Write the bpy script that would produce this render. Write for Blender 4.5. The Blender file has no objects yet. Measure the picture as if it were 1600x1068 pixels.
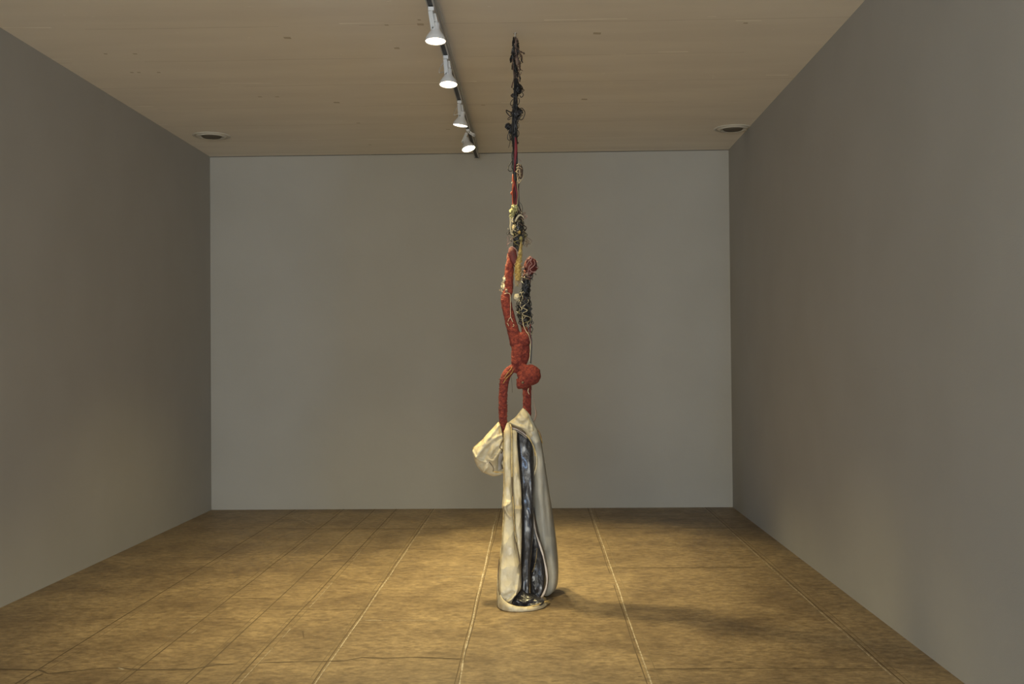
import bpy, bmesh, math, random
from mathutils import Vector, Matrix, noise
R = random.Random(7)
SC = bpy.context.scene
COL = SC.collection

# ------------------------------------------------------------------ camera, light, exposure
EYE = Vector((0, 0, 1.5))
FPX = 1650.0
YAW, PITCH, ROLL = 0.0242, 0.0160, -0.0087
def cam_rot():
    B = Matrix(((1, 0, 0), (0, 0, -1), (0, 1, 0)))
    return (Matrix.Rotation(YAW, 3, 'Z') @ Matrix.Rotation(PITCH, 3, 'X') @ B @ Matrix.Rotation(ROLL, 3, 'Z'))
CR = cam_rot()
cd = bpy.data.cameras.new('camera'); cam = bpy.data.objects.new('camera', cd); COL.objects.link(cam)
cd.sensor_width = 36; cd.lens = FPX / 1600 * 36; cd.clip_end = 100
cam.matrix_world = Matrix.Translation(EYE) @ CR.to_4x4()
SC.camera = cam
vs = SC.view_settings
vs.view_transform = 'Standard'; vs.look = 'None'; vs.gamma = 1; vs.use_curve_mapping = False
vs.exposure = 0.0
w = bpy.data.worlds.new('world'); SC.world = w; w.use_nodes = True
w.node_tree.nodes['Background'].inputs[0].default_value = (0.55, 0.65, 0.8, 1)
w.node_tree.nodes['Background'].inputs[1].default_value = 0.3

LAMP_W = 300.0           # power of a track spotlight
LAMP_COL = (1.0, 0.82, 0.41)
DAY_W = 230.0            # power of the daylight from one tall window of the hall
DAY_COL = (0.42, 0.64, 1.0)
FILL_W = 630.0           # added soft fill, set at a made-up glazed front of the hall
FILL_COL = (1.0, 0.975, 0.85)
def area(name, loc, tgt, sx, sy, power, col):
    l = bpy.data.lights.new(name, 'AREA'); l.shape = 'RECTANGLE'; l.size = sx; l.size_y = sy
    l.energy = power; l.color = col
    o = bpy.data.objects.new(name, l); COL.objects.link(o); o.location = loc
    o.rotation_euler = (Vector(tgt) - Vector(loc)).to_track_quat('-Z', 'Y').to_euler()
    return o
XL, XR, YB, ZC = -3.313, 1.936, 10.63, 3.581      # inner faces of the room
YE = 2.0                                          # where the side walls end and the hall begins
HX0, HX1, HY = -9.5, 8.5, -5.5                    # hall behind the camera
area('added_fill_light', (-0.7, HY + 0.14, 1.45), (-0.7, 0, 1.5), 5.6, 2.5, FILL_W, FILL_COL)  # fill light added behind the camera to brighten the room
area('window_daylight', (5.3, HY + 0.12, 1.75), (0, YB, 1.6), 0.8, 2.6, DAY_W, DAY_COL)
area('window_daylight', (-6.5, HY + 0.12, 1.75), (-1.4, YB, 1.6), 0.8, 2.6, DAY_W, DAY_COL)

def ray(px, py):
    d = CR @ Vector(((px - 800) / FPX, (534 - py) / FPX, -1))
    return d
def P(px, py, Y):
    d = ray(px, py); return EYE + d * ((Y - EYE.y) / d.y)
def PZ(px, py, z):
    d = ray(px, py); return EYE + d * ((z - EYE.z) / d.z)
YS = 6.65
PXM = YS / FPX                                     # metres in one pixel at the sculpture

# ------------------------------------------------------------------ materials
def mat(name, col, rough=0.7, metal=0.0, col2=None, nscale=20, nmap=(1, 1, 1), bump=0.0, bscale=80, bmap=(1, 1, 1),
        emit=0, ecol=None, coat=0.0, lo=0.35, hi=0.65, sheen=0.0, spec=0.5, detail=6, facet=0, fstr=.5, fmap=(1, 1, .6)):
    m = bpy.data.materials.new(name); m.use_nodes = True
    nt = m.node_tree; b = nt.nodes['Principled BSDF']
    b.inputs['Base Color'].default_value = (*col, 1); b.inputs['Roughness'].default_value = rough
    b.inputs['Metallic'].default_value = metal; b.inputs['Coat Weight'].default_value = coat
    b.inputs['Specular IOR Level'].default_value = spec
    b.inputs['Sheen Weight'].default_value = sheen
    tc = nt.nodes.new('ShaderNodeTexCoord')
    if col2:
        mp = nt.nodes.new('ShaderNodeMapping'); mp.inputs['Scale'].default_value = nmap
        nt.links.new(tc.outputs['Object'], mp.inputs[0])
        n = nt.nodes.new('ShaderNodeTexNoise'); n.inputs['Scale'].default_value = nscale; n.inputs['Detail'].default_value = detail
        nt.links.new(mp.outputs[0], n.inputs[0])
        r = nt.nodes.new('ShaderNodeValToRGB'); r.color_ramp.elements[0].position = lo; r.color_ramp.elements[1].position = hi
        r.color_ramp.elements[0].color = (*col, 1); r.color_ramp.elements[1].color = (*col2, 1)
        nt.links.new(n.outputs[0], r.inputs[0]); nt.links.new(r.outputs[0], b.inputs['Base Color'])
    if bump:
        mp = nt.nodes.new('ShaderNodeMapping'); mp.inputs['Scale'].default_value = bmap
        nt.links.new(tc.outputs['Object'], mp.inputs[0])
        n = nt.nodes.new('ShaderNodeTexNoise'); n.inputs['Scale'].default_value = bscale; n.inputs['Detail'].default_value = 5
        nt.links.new(mp.outputs[0], n.inputs[0])
        bp = nt.nodes.new('ShaderNodeBump'); bp.inputs['Strength'].default_value = bump; bp.inputs['Distance'].default_value = 0.01
        nt.links.new(n.outputs[0], bp.inputs['Height']); nt.links.new(bp.outputs[0], b.inputs['Normal'])
    if facet:
        mp = nt.nodes.new('ShaderNodeMapping'); mp.inputs['Scale'].default_value = fmap
        nt.links.new(tc.outputs['Object'], mp.inputs[0])
        n1 = nt.nodes.new('ShaderNodeTexNoise'); n1.inputs['Scale'].default_value = facet * .5
        nt.links.new(mp.outputs[0], n1.inputs[0])
        ad = nt.nodes.new('ShaderNodeMix'); ad.data_type = 'VECTOR'; ad.inputs[0].default_value = .12
        nt.links.new(mp.outputs[0], ad.inputs[4]); nt.links.new(n1.outputs['Color'], ad.inputs[5])
        vo = nt.nodes.new('ShaderNodeTexVoronoi'); vo.inputs['Scale'].default_value = facet
        nt.links.new(ad.outputs[1], vo.inputs['Vector'])
        bq = nt.nodes.new('ShaderNodeBump'); bq.inputs['Strength'].default_value = fstr; bq.inputs['Distance'].default_value = 0.02
        nt.links.new(vo.outputs['Distance'], bq.inputs['Height'])
        if bump: nt.links.new(bp.outputs[0], bq.inputs['Normal'])
        nt.links.new(bq.outputs[0], b.inputs['Normal'])
    if emit:
        b.inputs['Emission Color'].default_value = (*(ecol or col), 1); b.inputs['Emission Strength'].default_value = emit
    return m
M = {}
M['wall'] = mat('grey wall paint', (0.342, 0.326, 0.286), 0.85, col2=(0.358, 0.342, 0.302), nscale=1.5, bump=0.08, bscale=120, spec=0.25)
M['ceiling'] = mat('painted ceiling boards', (0.74, 0.685, 0.59), 0.7, col2=(0.79, 0.735, 0.635), nscale=1.5, nmap=(0.6, 3.0, 1), bump=0.07, bscale=7, bmap=(0.7, 4, 1), spec=0.3)
M['seam_dark'] = mat('dark board seam', (0.60, 0.54, 0.45), 0.8)
M['seam_light'] = mat('chipped white seam', (0.95, 0.90, 0.80), 0.6)
M['patch'] = mat('filler patch', (0.50, 0.43, 0.32), 0.8)
M['gap'] = mat('painted shadow gap', (0.10, 0.095, 0.085), 0.9)
M['joint_dark'] = mat('floor joint', (0.105, 0.072, 0.038), 0.8)
M['joint_mid'] = mat('worn floor joint', (0.18, 0.13, 0.07), 0.7)
M['joint_light'] = mat('chalky floor joint', (0.42, 0.36, 0.27), 0.7, col2=(0.24, 0.185, 0.115), nscale=30, lo=.45, hi=.62)
M['white_metal'] = mat('white enamel', (0.52, 0.515, 0.50), 0.4)
M['grey_metal'] = mat('grey enamel', (0.42, 0.42, 0.405), 0.45)
M['steel'] = mat('steel', (0.5, 0.48, 0.44), 0.35, metal=0.9)
M['black_track'] = mat('black track slot', (0.012, 0.011, 0.01), 0.5)
M['bulb'] = mat('lit lamp glass', (1, 0.95, 0.85), 0.3, emit=14, ecol=(1.0, 0.84, 0.58))
M['vent'] = mat('off white metal', (0.52, 0.49, 0.41), 0.45)
M['vent_dark'] = mat('dark vent core', (0.10, 0.085, 0.06), 0.7)
M['red'] = mat('red wrapped yarn', (0.120, 0.013, 0.009), 0.85, col2=(0.225, 0.034, 0.018), nscale=60, bump=1.0, bscale=150, lo=.4, hi=.62)
M['dark_red'] = mat('dark red cloth', (0.060, 0.006, 0.006), 0.7, col2=(0.11, 0.013, 0.010), nscale=30, bump=.3, bscale=90)
M['black_yarn'] = mat('black yarn', (0.010, 0.010, 0.011), 0.38, spec=.35)
M['grey_yarn'] = mat('charcoal yarn', (0.035, 0.036, 0.040), 0.4)
M['brown_yarn'] = mat('brown yarn', (0.075, 0.045, 0.03), 0.7)
M['taupe_cloth'] = mat('taupe cloth', (0.20, 0.14, 0.11), 0.8, col2=(0.12, 0.08, 0.06), nscale=40)
M['cream_yarn'] = mat('cream yarn', (0.48, 0.42, 0.29), 0.8)
M['olive_yarn'] = mat('olive yarn', (0.20, 0.17, 0.06), 0.8)
M['gold_yarn'] = mat('golden yarn', (0.22, 0.125, 0.02), 0.75, col2=(0.46, 0.34, 0.11), nscale=90, bump=1, bscale=150)
M['yellow_cloth'] = mat('pale yellow cloth', (0.46, 0.43, 0.21), 0.8, col2=(0.20, 0.18, 0.06), nscale=60)
M['crimson'] = mat('crimson cord', (0.15, 0.010, 0.018), 0.6)
M['orange'] = mat('orange cord', (0.34, 0.06, 0.02), 0.6)
M['pink'] = mat('dusty pink yarn', (0.30, 0.17, 0.16), 0.8)
M['beige'] = mat('beige string', (0.40, 0.31, 0.19), 0.8)
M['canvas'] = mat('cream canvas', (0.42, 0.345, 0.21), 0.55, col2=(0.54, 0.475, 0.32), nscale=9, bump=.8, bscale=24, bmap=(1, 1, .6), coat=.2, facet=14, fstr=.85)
M['canvas_shaded'] = mat('canvas with painted shade', (0.22, 0.22, 0.20), 0.6, col2=(0.37, 0.35, 0.295), nscale=9, nmap=(2.2, 1, .5), facet=7, fstr=.25, fmap=(1, 1, .35), bump=0.3, bscale=22, bmap=(1, 1, .5))  # darker copy of the cream canvas, the unlit side put into its colour
M['inner_shade_hem'] = mat('grey inner shade and hem cloth', (0.27, 0.25, 0.22), 0.7, col2=(0.2, 0.18, .155), nscale=12)
M['gold_edge'] = mat('amber seam edge', (0.40, 0.25, 0.06), 0.4, col2=(0.62, 0.50, 0.24), nscale=45)
M['dark_edge'] = mat('brown seam edge', (0.09, 0.06, 0.03), 0.6)
M['piping'] = mat('pale pinkish piping', (0.52, 0.46, 0.42), 0.5)
M['lining'] = mat('glossy black lining', (0.012, 0.012, 0.015), 0.36, col2=(0.026, 0.025, 0.028), nscale=14, nmap=(1, 1, .3), bump=.7, bscale=38, bmap=(1.5, 1, .6), coat=.5, spec=.4)
M['lining'].node_tree.nodes['Bump'].inputs['Distance'].default_value = 0.014
M['lining'].node_tree.nodes['Principled BSDF'].inputs['Coat Roughness'].default_value = 0.16
M['strap'] = mat('faded pink strap', (0.36, 0.26, 0.2), 0.6)
M['day'] = mat('daylit window pane', (0.7, 0.8, 1.0), 0.3, emit=1.5, ecol=DAY_COL)

def floor_material():
    m = bpy.data.materials.new('stained concrete'); m.use_nodes = True
    nt = m.node_tree; b = nt.nodes['Principled BSDF']; L = nt.links; N = nt.nodes.new
    tc = N('ShaderNodeTexCoord')
    def nz(scale, mp, det=8, dist=0.0):
        a = N('ShaderNodeMapping'); a.inputs['Scale'].default_value = mp; L.new(tc.outputs['Object'], a.inputs[0])
        n = N('ShaderNodeTexNoise'); n.inputs['Scale'].default_value = scale; n.inputs['Detail'].default_value = det
        n.inputs['Roughness'].default_value = 0.62; n.inputs['Distortion'].default_value = dist
        L.new(a.outputs[0], n.inputs[0]); return n.outputs[0]
    r1 = N('ShaderNodeValToRGB'); e = r1.color_ramp.elements
    e[0].position = 0.29; e[0].color = (0.150, 0.103, 0.054, 1); e[1].position = 0.71; e[1].color = (0.325, 0.240, 0.130, 1)
    L.new(nz(2.2, (1, 1.0, 1), det=12, dist=.4), r1.inputs[0])
    r2 = N('ShaderNodeValToRGB'); e = r2.color_ramp.elements
    e[0].position = 0.36; e[0].color = (0.56, 0.53, 0.49, 1); e[1].position = 0.60; e[1].color = (1.10, 1.10, 1.08, 1)
    L.new(nz(17, (0.8, 1.2, 1), det=12), r2.inputs[0])
    mx = N('ShaderNodeMix'); mx.data_type = 'RGBA'; mx.blend_type = 'MULTIPLY'; mx.inputs[0].default_value = 0.8
    L.new(r1.outputs[0], mx.inputs[6]); L.new(r2.outputs[0], mx.inputs[7])
    r4 = N('ShaderNodeValToRGB'); e = r4.color_ramp.elements
    e[0].position = 0.38; e[0].color = (0.66, 0.63, 0.60, 1); e[1].position = 0.58; e[1].color = (1.10, 1.10, 1.09, 1)
    L.new(nz(48, (0.6, 1.1, 1), 6), r4.inputs[0])
    mx0 = N('ShaderNodeMix'); mx0.data_type = 'RGBA'; mx0.blend_type = 'MULTIPLY'; mx0.inputs[0].default_value = 0.7
    L.new(mx.outputs[2], mx0.inputs[6]); L.new(r4.outputs[0], mx0.inputs[7]); mx = mx0
    r3 = N('ShaderNodeValToRGB'); e = r3.color_ramp.elements
    e[0].position = 0.66; e[0].color = (0, 0, 0, 1); e[1].position = 0.74; e[1].color = (1, 1, 1, 1)
    L.new(nz(26, (0.5, 1.4, 1), 4), r3.inputs[0])
    mx2 = N('ShaderNodeMix'); mx2.data_type = 'RGBA'
    ml = N('ShaderNodeMath'); ml.operation = 'MULTIPLY'; ml.inputs[1].default_value = .5; L.new(r3.outputs[0], ml.inputs[0])
    L.new(ml.outputs[0], mx2.inputs[0]); L.new(mx.outputs[2], mx2.inputs[6]); mx2.inputs[7].default_value = (0.10, 0.065, 0.035, 1)
    L.new(mx2.outputs[2], b.inputs['Base Color'])
    rr = N('ShaderNodeMapRange'); rr.inputs[3].default_value = 0.38; rr.inputs[4].default_value = 0.62
    L.new(nz(4, (1, 1, 1)), rr.inputs[0]); L.new(rr.outputs[0], b.inputs['Roughness'])
    bp = N('ShaderNodeBump'); bp.inputs['Strength'].default_value = 0.12; bp.inputs['Distance'].default_value = 0.01
    L.new(nz(9, (1, 1, 1)), bp.inputs['Height']); L.new(bp.outputs[0], b.inputs['Normal'])
    return m
M['floor'] = floor_material()

# ------------------------------------------------------------------ helpers
def link(name, verts, faces, mats, parent=None, fmat=None, smooth=True, uv=None):
    me = bpy.data.meshes.new(name); me.from_pydata([tuple(v) for v in verts], [], faces); me.update()
    if not isinstance(mats, (list, tuple)): mats = [mats]
    for m in mats: me.materials.append(m)
    if fmat: me.polygons.foreach_set('material_index', fmat)
    me.polygons.foreach_set('use_smooth', [smooth] * len(me.polygons))
    o = bpy.data.objects.new(name, me); COL.objects.link(o)
    if parent is not None:
        o.parent = parent; o.matrix_parent_inverse = Matrix.Translation(-parent.location)
    return o
class MB:
    def __init__(s): s.v = []; s.f = []; s.m = []
    def add(s, v, f, mi=0):
        b = len(s.v); s.v += [Vector(a) for a in v]; s.f += [tuple(i + b for i in q) for q in f]; s.m += [mi] * len(f); return s
    def box(s, a, b, mi=0):
        x0, y0, z0 = a; x1, y1, z1 = b
        v = [(x0, y0, z0), (x1, y0, z0), (x1, y1, z0), (x0, y1, z0), (x0, y0, z1), (x1, y0, z1), (x1, y1, z1), (x0, y1, z1)]
        return s.add(v, [(0, 3, 2, 1), (4, 5, 6, 7), (0, 1, 5, 4), (1, 2, 6, 5), (2, 3, 7, 6), (3, 0, 4, 7)], mi)
    def bar(s, a, b, wx, wy, mi=0, up=Vector((0, 1, 0))):
        a = Vector(a); b = Vector(b); d = (b - a).normalized(); u = d.cross(up).normalized() * wx / 2; t = d.cross(u).normalized() * wy / 2
        v = [a - u - t, a + u - t, a + u + t, a - u + t, b - u - t, b + u - t, b + u + t, b - u + t]
        return s.add(v, [(0, 3, 2, 1), (4, 5, 6, 7), (0, 1, 5, 4), (1, 2, 6, 5), (2, 3, 7, 6), (3, 0, 4, 7)], mi)
    def tube(s, pts, r, n=7, mi=0, flat=1.0):
        pts = [Vector(p) for p in pts]; k = len(pts)
        if not isinstance(r, (list, tuple)): r = [r] * k
        t0 = (pts[1] - pts[0]).normalized()
        u = t0.orthogonal().normalized(); rings = []; vv = []
        for i in range(k):
            t = (pts[min(i + 1, k - 1)] - pts[max(i - 1, 0)]); t = t.normalized() if t.length > 1e-9 else t0
            u = (u - t * u.dot(t)); u = u.normalized() if u.length > 1e-6 else t.orthogonal().normalized()
            wv = t.cross(u)
            for j in range(n):
                a = 2 * math.pi * j / n
                vv.append(pts[i] + (u * math.cos(a) + wv * math.sin(a) * flat) * r[i])
        f = []
        for i in range(k - 1):
            for j in range(n):
                f.append((i * n + j, i * n + (j + 1) % n, (i + 1) * n + (j + 1) % n, (i + 1) * n + j))
        f.append(tuple(range(n))[::-1]); f.append(tuple((k - 1) * n + j for j in range(n)))
        return s.add(vv, f, mi)
    def lathe(s, prof, o, axis, n=32, mi=0, ang=None):
        axis = Vector(axis).normalized(); u = axis.orthogonal().normalized(); wv = axis.cross(u); o = Vector(o); vv = []; f = []
        for r, h in prof:
            for j in range(n):
                a = 2 * math.pi * j / n; vv.append(o + axis * h + (u * math.cos(a) + wv * math.sin(a)) * r)
        for i in range(len(prof) - 1):
            for j in range(n): f.append((i * n + j, i * n + (j + 1) % n, (i + 1) * n + (j + 1) % n, (i + 1) * n + j))
        return s.add(vv, f, mi)
    def ell(s, c, rad, rot=None, nu=14, nv=10, mi=0):
        c = Vector(c); vv = [Vector((0, 0, 1))]; f = []
        for i in range(1, nv):
            th = math.pi * i / nv
            for j in range(nu):
                ph = 2 * math.pi * j / nu; vv.append(Vector((math.sin(th) * math.cos(ph), math.sin(th) * math.sin(ph), math.cos(th))))
        vv.append(Vector((0, 0, -1)))
        for j in range(nu): f.append((0, 1 + j, 1 + (j + 1) % nu))
        for i in range(nv - 2):
            for j in range(nu):
                a = 1 + i * nu + j; b2 = 1 + i * nu + (j + 1) % nu; f.append((a, a + nu, b2 + nu, b2))
        l = len(vv) - 1
        for j in range(nu): f.append((l, l - nu + (j + 1) % nu, l - nu + j))
        o = []
        for v in vv:
            q = Vector((v.x * rad[0], v.y * rad[1], v.z * rad[2]))
            if rot: q = rot @ q
            o.append(c + q)
        return s.add(o, f, mi)
    def build(s, name, mats, parent=None, smooth=True): return link(name, s.v, s.f, mats, parent, s.m, smooth)
def cr(pts, n=6):
    """Catmull-Rom through tuples of any length"""
    out = []; k = len(pts)
    for i in range(k - 1):
        p0 = pts[max(i - 1, 0)]; p1 = pts[i]; p2 = pts[i + 1]; p3 = pts[min(i + 2, k - 1)]
        for j in range(n):
            t = j / n
            out.append(tuple(0.5 * (2 * b + (c - a) * t + (2 * a - 5 * b + 4 * c - d) * t * t + (3 * b - a - 3 * c + d) * t ** 3) for a, b, c, d in zip(p0, p1, p2, p3)))
    out.append(tuple(pts[-1])); return out
def S(px, py, dy=0.0): return P(px, py, YS + dy)
def ptube(mb, pts, n=7, sub=5, mi=0, flat=1.0):
    """tube through (px, py, depth offset, radius in px)"""
    q = cr(pts, sub); return mb.tube([S(a, b, c) for a, b, c, _ in q], [max(r, .15) * PXM for *_, r in q], n, mi, flat)
def tag(o, label=None, cat=None, group=None, kind=None):
    if label: o['label'] = label
    if cat: o['category'] = cat
    if group: o['group'] = group
    if kind: o['kind'] = kind
    return o
def thing(name, loc, label, cat, group=None):
    o = bpy.data.objects.new(name, None); COL.objects.link(o); o.location = loc; o.empty_display_size = .1
    return tag(o, label, cat, group)
def struct(o): return tag(o, kind='structure')

# ------------------------------------------------------------------ room
T = 0.15
struct(MB().box((XL - T, YE, 0), (XL, YB + T, ZC)).build('wall_left', M['wall'], smooth=False))
struct(MB().box((XR, YE, 0), (XR + T, YB + T, ZC)).build('wall_right', M['wall'], smooth=False))
struct(MB().box((XL, YB, 0), (XR, YB + T, ZC)).build('wall_back', M['wall'], smooth=False))
struct(MB().box((XL, YB - .004, ZC - .006), (XR, YB, ZC)).build('shade_strip_1', M['gap'], smooth=False))  # thin dark strip painted as the shade of a gap under the ceiling
# the hall the camera stands in
struct(MB().box((HX0, YE, 0), (XL - T, YE + T, ZC)).build('wall_hall_left', M['wall'], smooth=False))
struct(MB().box((XR + T, YE, 0), (HX1, YE + T, ZC)).build('wall_hall_right', M['wall'], smooth=False))
struct(MB().box((HX0 - T, HY, 0), (HX0, YE + T, ZC)).build('wall_west', M['wall'], smooth=False))
struct(MB().box((HX1, HY, 0), (HX1 + T, YE + T, ZC)).build('wall_east', M['wall'], smooth=False))
struct(MB().box((HX0 - T, HY - T, 0), (HX1 + T, HY, ZC)).build('wall_front', M['wall'], smooth=False))
for i, x in enumerate((5.3, -6.5)):
    fr = MB()
    for a, b in (((x - .5, HY, .4), (x - .42, HY + .06, 3.1)), ((x + .42, HY, .4), (x + .5, HY + .06, 3.1)), ((x - .42, HY, .4), (x + .42, HY + .06, .48)), ((x - .42, HY, 3.02), (x + .42, HY + .06, 3.1))):
        fr.box(a, b)
    wn = struct(fr.build('window_%d' % (i + 1), M['white_metal'], smooth=False))
    MB().box((x - .42, HY, .48), (x + .42, HY + .03, 3.02)).build('window_pane', M['day'], wn, smooth=False)

fr = MB()
for k in range(5): fr.box((-3.54 + k * 1.4 - .04, HY, .1), (-3.54 + k * 1.4 + .04, HY + .07, 2.8))
fr.box((-3.5, HY, .1), (2.1, HY + .07, .2)).box((-3.5, HY, 2.7), (2.1, HY + .07, 2.8))
wn = struct(fr.build('window_3', M['white_metal'], smooth=False))  # unseen glazed front, added to go with the fill light
for k in range(4): MB().box((-3.5 + k * 1.4, HY, .2), (-2.18 + k * 1.4, HY + .03, 2.7)).build('window_pane', M['day'], wn, smooth=False)

# floor with its joints and cracks in the same mesh
fl = MB().box((HX0 - T, HY - T, -.1), (HX1 + T, YB + T, 0), 0)
def ribbon(mb, pts, wd, z, mi, wob=0.0, seg=0.12, vary=0.3, gap=0.0):
    """flat band along a path on the floor or ceiling"""
    q = []
    for (a, b) in zip(pts[:-1], pts[1:]):
        a = Vector((*a, 0)); b = Vector((*b, 0)); k = max(1, int((b - a).length / seg))
        q += [a.lerp(b, i / k) for i in range(k)]
    q.append(Vector((*pts[-1], 0)))
    L_, R_ = [], []
    sd = R.random() * 50
    for i, p in enumerate(q):
        t = (q[min(i + 1, len(q) - 1)] - q[max(i - 1, 0)]).normalized(); n = Vector((-t.y, t.x, 0))
        c = p + n * wob * noise.noise(p * 1.7 + Vector((sd, 0, 0)))
        w_ = wd * (1 + vary * noise.noise(p * 9 + Vector((0, sd, 0))) * 2) / 2
        L_.append(c - n * w_); R_.append(c + n * w_)
    for i in range(len(q) - 1):
        if gap and noise.noise(q[i] * 1.3 + Vector((sd, sd, 0))) > gap: continue
        v = [L_[i], L_[i + 1], R_[i + 1], R_[i]]
        mb.add([(a.x, a.y, z) for a in v], [(0, 1, 2, 3)] if z > 1 else [(3, 2, 1, 0)], mi)
Y0 = 3.2
for X, wd, mi, g in ((-2.46, .007, 1, 0), (-2.41, .004, 2, .25), (-1.965, .007, 1, 0), (-2.0, .006, 2, .2), (-1.925, .004, 3, -.05),
                     (-1.65, .007, 1, 0), (-1.68, .005, 2, .2), (-1.435, .007, 1, 0), (-1.40, .005, 2, .3), (-1.40, .0035, 3, -.1), (-1.46, .004, 2, .1),
                     (-1.045, .006, 3, .55), (-1.085, .006, 2, .3), (-1.06, .005, 1, 0), (-.39, .0075, 3, .9), (-.380, .006, 1, 0), (-.400, .004, 1, .2),
                     (.51, .0065, 3, .9), (.488, .006, 1, .3), (.55, .005, 2, .2), (1.645, .0055, 3, .6), (1.69, .005, 2, .4), (1.66, .005, 1, 0),
                     (-2.2, .004, 2, -.1)):
    if mi == 3 and X == -.39:
        ribbon(fl, [(X + .035, Y0), (X, 6), (X - .02, YB - .3)], wd, .0012, mi, .008, .035, .45, g)
    else:
        ribbon(fl, [(X, Y0), (X, YB)], wd, .0008 + .0001 * mi, mi, .005, .1, .35, g)
def F(px, py): p = PZ(px, py, 0); return (p.x, p.y)
for pts, wd, mi in (([(325, 826), (782, 826)], .012, 1), ([(930, 806), (1112, 806)], .012, 1), ([(935, 825), (1250, 824)], .012, 1),
                    ([(955, 887), (1180, 886)], .010, 1), ([(680, 900.5), (762, 900.5)], .007, 3), ([(560, 969), (745, 968.5)], .006, 3),
                    ([(420, 951), (572, 951.5)], .006, 2), ([(360, 935), (440, 933.5)], .006, 1), ([(1015, 1044), (1378, 1044)], .006, 1), ([(1010, 1047.5), (1378, 1047.5)], .004, 2),
                    ([(100, 950), (168, 951)], .006, 2), ([(580, 855), (680, 858)], .008, 2), ([(1230, 912), (1300, 914)], .006, 2)):
    ribbon(fl, [F(*p) for p in pts], wd, .0013, mi, .02, .08, .5, .45)
for pts in ([(-20, 1046), (0, 1045), (30, 1045.5), (62, 1046.5), (76, 1052), (118, 1048), (160, 1043.5), (192, 1043), (220, 1045), (260, 1044.5), (300, 1044), (340, 1037), (375, 1037), (440, 1034.5), (500, 1033.5), (540, 1032), (565, 1027), (600, 1028), (650, 1026), (700, 1028), (722, 1029)],
            [(72, 1053), (50, 1062), (40, 1068)]):
    ribbon(fl, [F(*p) for p in pts], .011, .0014, 1, .03, .03, .8)
for pts in ([(441, 806), (455, 807), (470, 812), (486, 819), (495, 822)], [(184, 1043), (192, 1046)], [(474, 985), (476, 996)]):
    ribbon(fl, [F(*p) for p in pts], .008, .0014, 3 if pts[0][0] < 450 else 1, .01, .03, .8)
for k in range(70):      # small scuffs
    x = R.uniform(-3.1, 1.8); y = R.uniform(4.4, 10.3); a = R.uniform(-.5, .5); l = R.uniform(.01, .06)
    ribbon(fl, [(x, y), (x + l * math.cos(a), y + l * math.sin(a))], .004, .0011, R.choice((1, 1, 3)), 0, .02)
struct(fl.build('floor', [M['floor'], M['joint_dark'], M['joint_mid'], M['joint_light']], smooth=False))

# ceiling with board seams, chips and filler marks
ce = MB().box((HX0 - T, HY - T, ZC), (HX1 + T, YB + T, ZC + .1), 0)
def CZ(px, py): p = PZ(px, py, ZC); return (p.x, p.y)
for py in (-20, 37, 89, 130, 164, 192, 216, 235):
    yy = CZ(700, py)[1]
    ribbon(ce, [(XL, yy), (XR, yy)], .006, ZC - .0006, 1, .012, .1, .5, .22)
for x0, x1, py, q in ((4, 80, 43, 0), (400, 470, 39, -1), (530, 600, 36.5, -1), (80, 112, 92.5, 0), (512, 570, 87, 0), (344, 424, 130, 0), (444, 508, 129.5, 0),
                      (200, 240, 166, 0), (452, 496, 218, 0), (556, 640, 217.5, 0), (850, 980, 31, -2), (1105, 1175, 26, -2), (970, 1075, 81.5, -1), (1150, 1190, 32, 0),
                      (1197, 1232, 117, 0), (783, 848, 160.5, 0), (640, 690, 162, 0), (808, 847, 214, 0), (715, 745, 127, 0), (910, 1050, 234, 0), (600, 700, 129, 0), (540, 580, 241, 0), (248, 262, 194, 0), (480, 500, 117, 0)):
    ribbon(ce, [CZ(x0, py), CZ(x1, py + q)], .010, ZC - .0012, 2, .006, .05, .7, .35)
for px, py, wpx in ((449, 59, 11), (604, 39, 6), (620, 75, 8), (165, 84, 5), (211, 84, 6), (206, 113, 5), (217, 113, 5), (248, 113, 5), (526, 160, 9), (933, 52, 12), (913, 155, 9), (657, 38, 10), (655, 31, 5), (755, 164, 6), (578, 226, 5), (406, 151, 6), (433, 151, 6), (1165, 36, 7), (560, 192, 6), (700, 202, 6)):
    a = CZ(px - wpx / 2, py); b = CZ(px + wpx / 2, py); h = .012 if wpx < 8 else .022
    ce.add([(a[0], a[1] - h, ZC - .0008), (b[0], b[1] - h * .9, ZC - .0008), (b[0], b[1] + h, ZC - .0008), (a[0], a[1] + h * .8, ZC - .0008)], [(0, 3, 2, 1)], 3)
for k in range(60):
    x = R.uniform(XL + .1, XR - .1); y = R.uniform(5.5, 10.4); l = R.uniform(.008, .03)
    ribbon(ce, [(x, y), (x + l, y + R.uniform(-.01, .01))], .005, ZC - .0011, 2, 0, .02)
struct(ce.build('ceiling', [M['ceiling'], M['seam_dark'], M['seam_light'], M['patch']], smooth=False))

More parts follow.
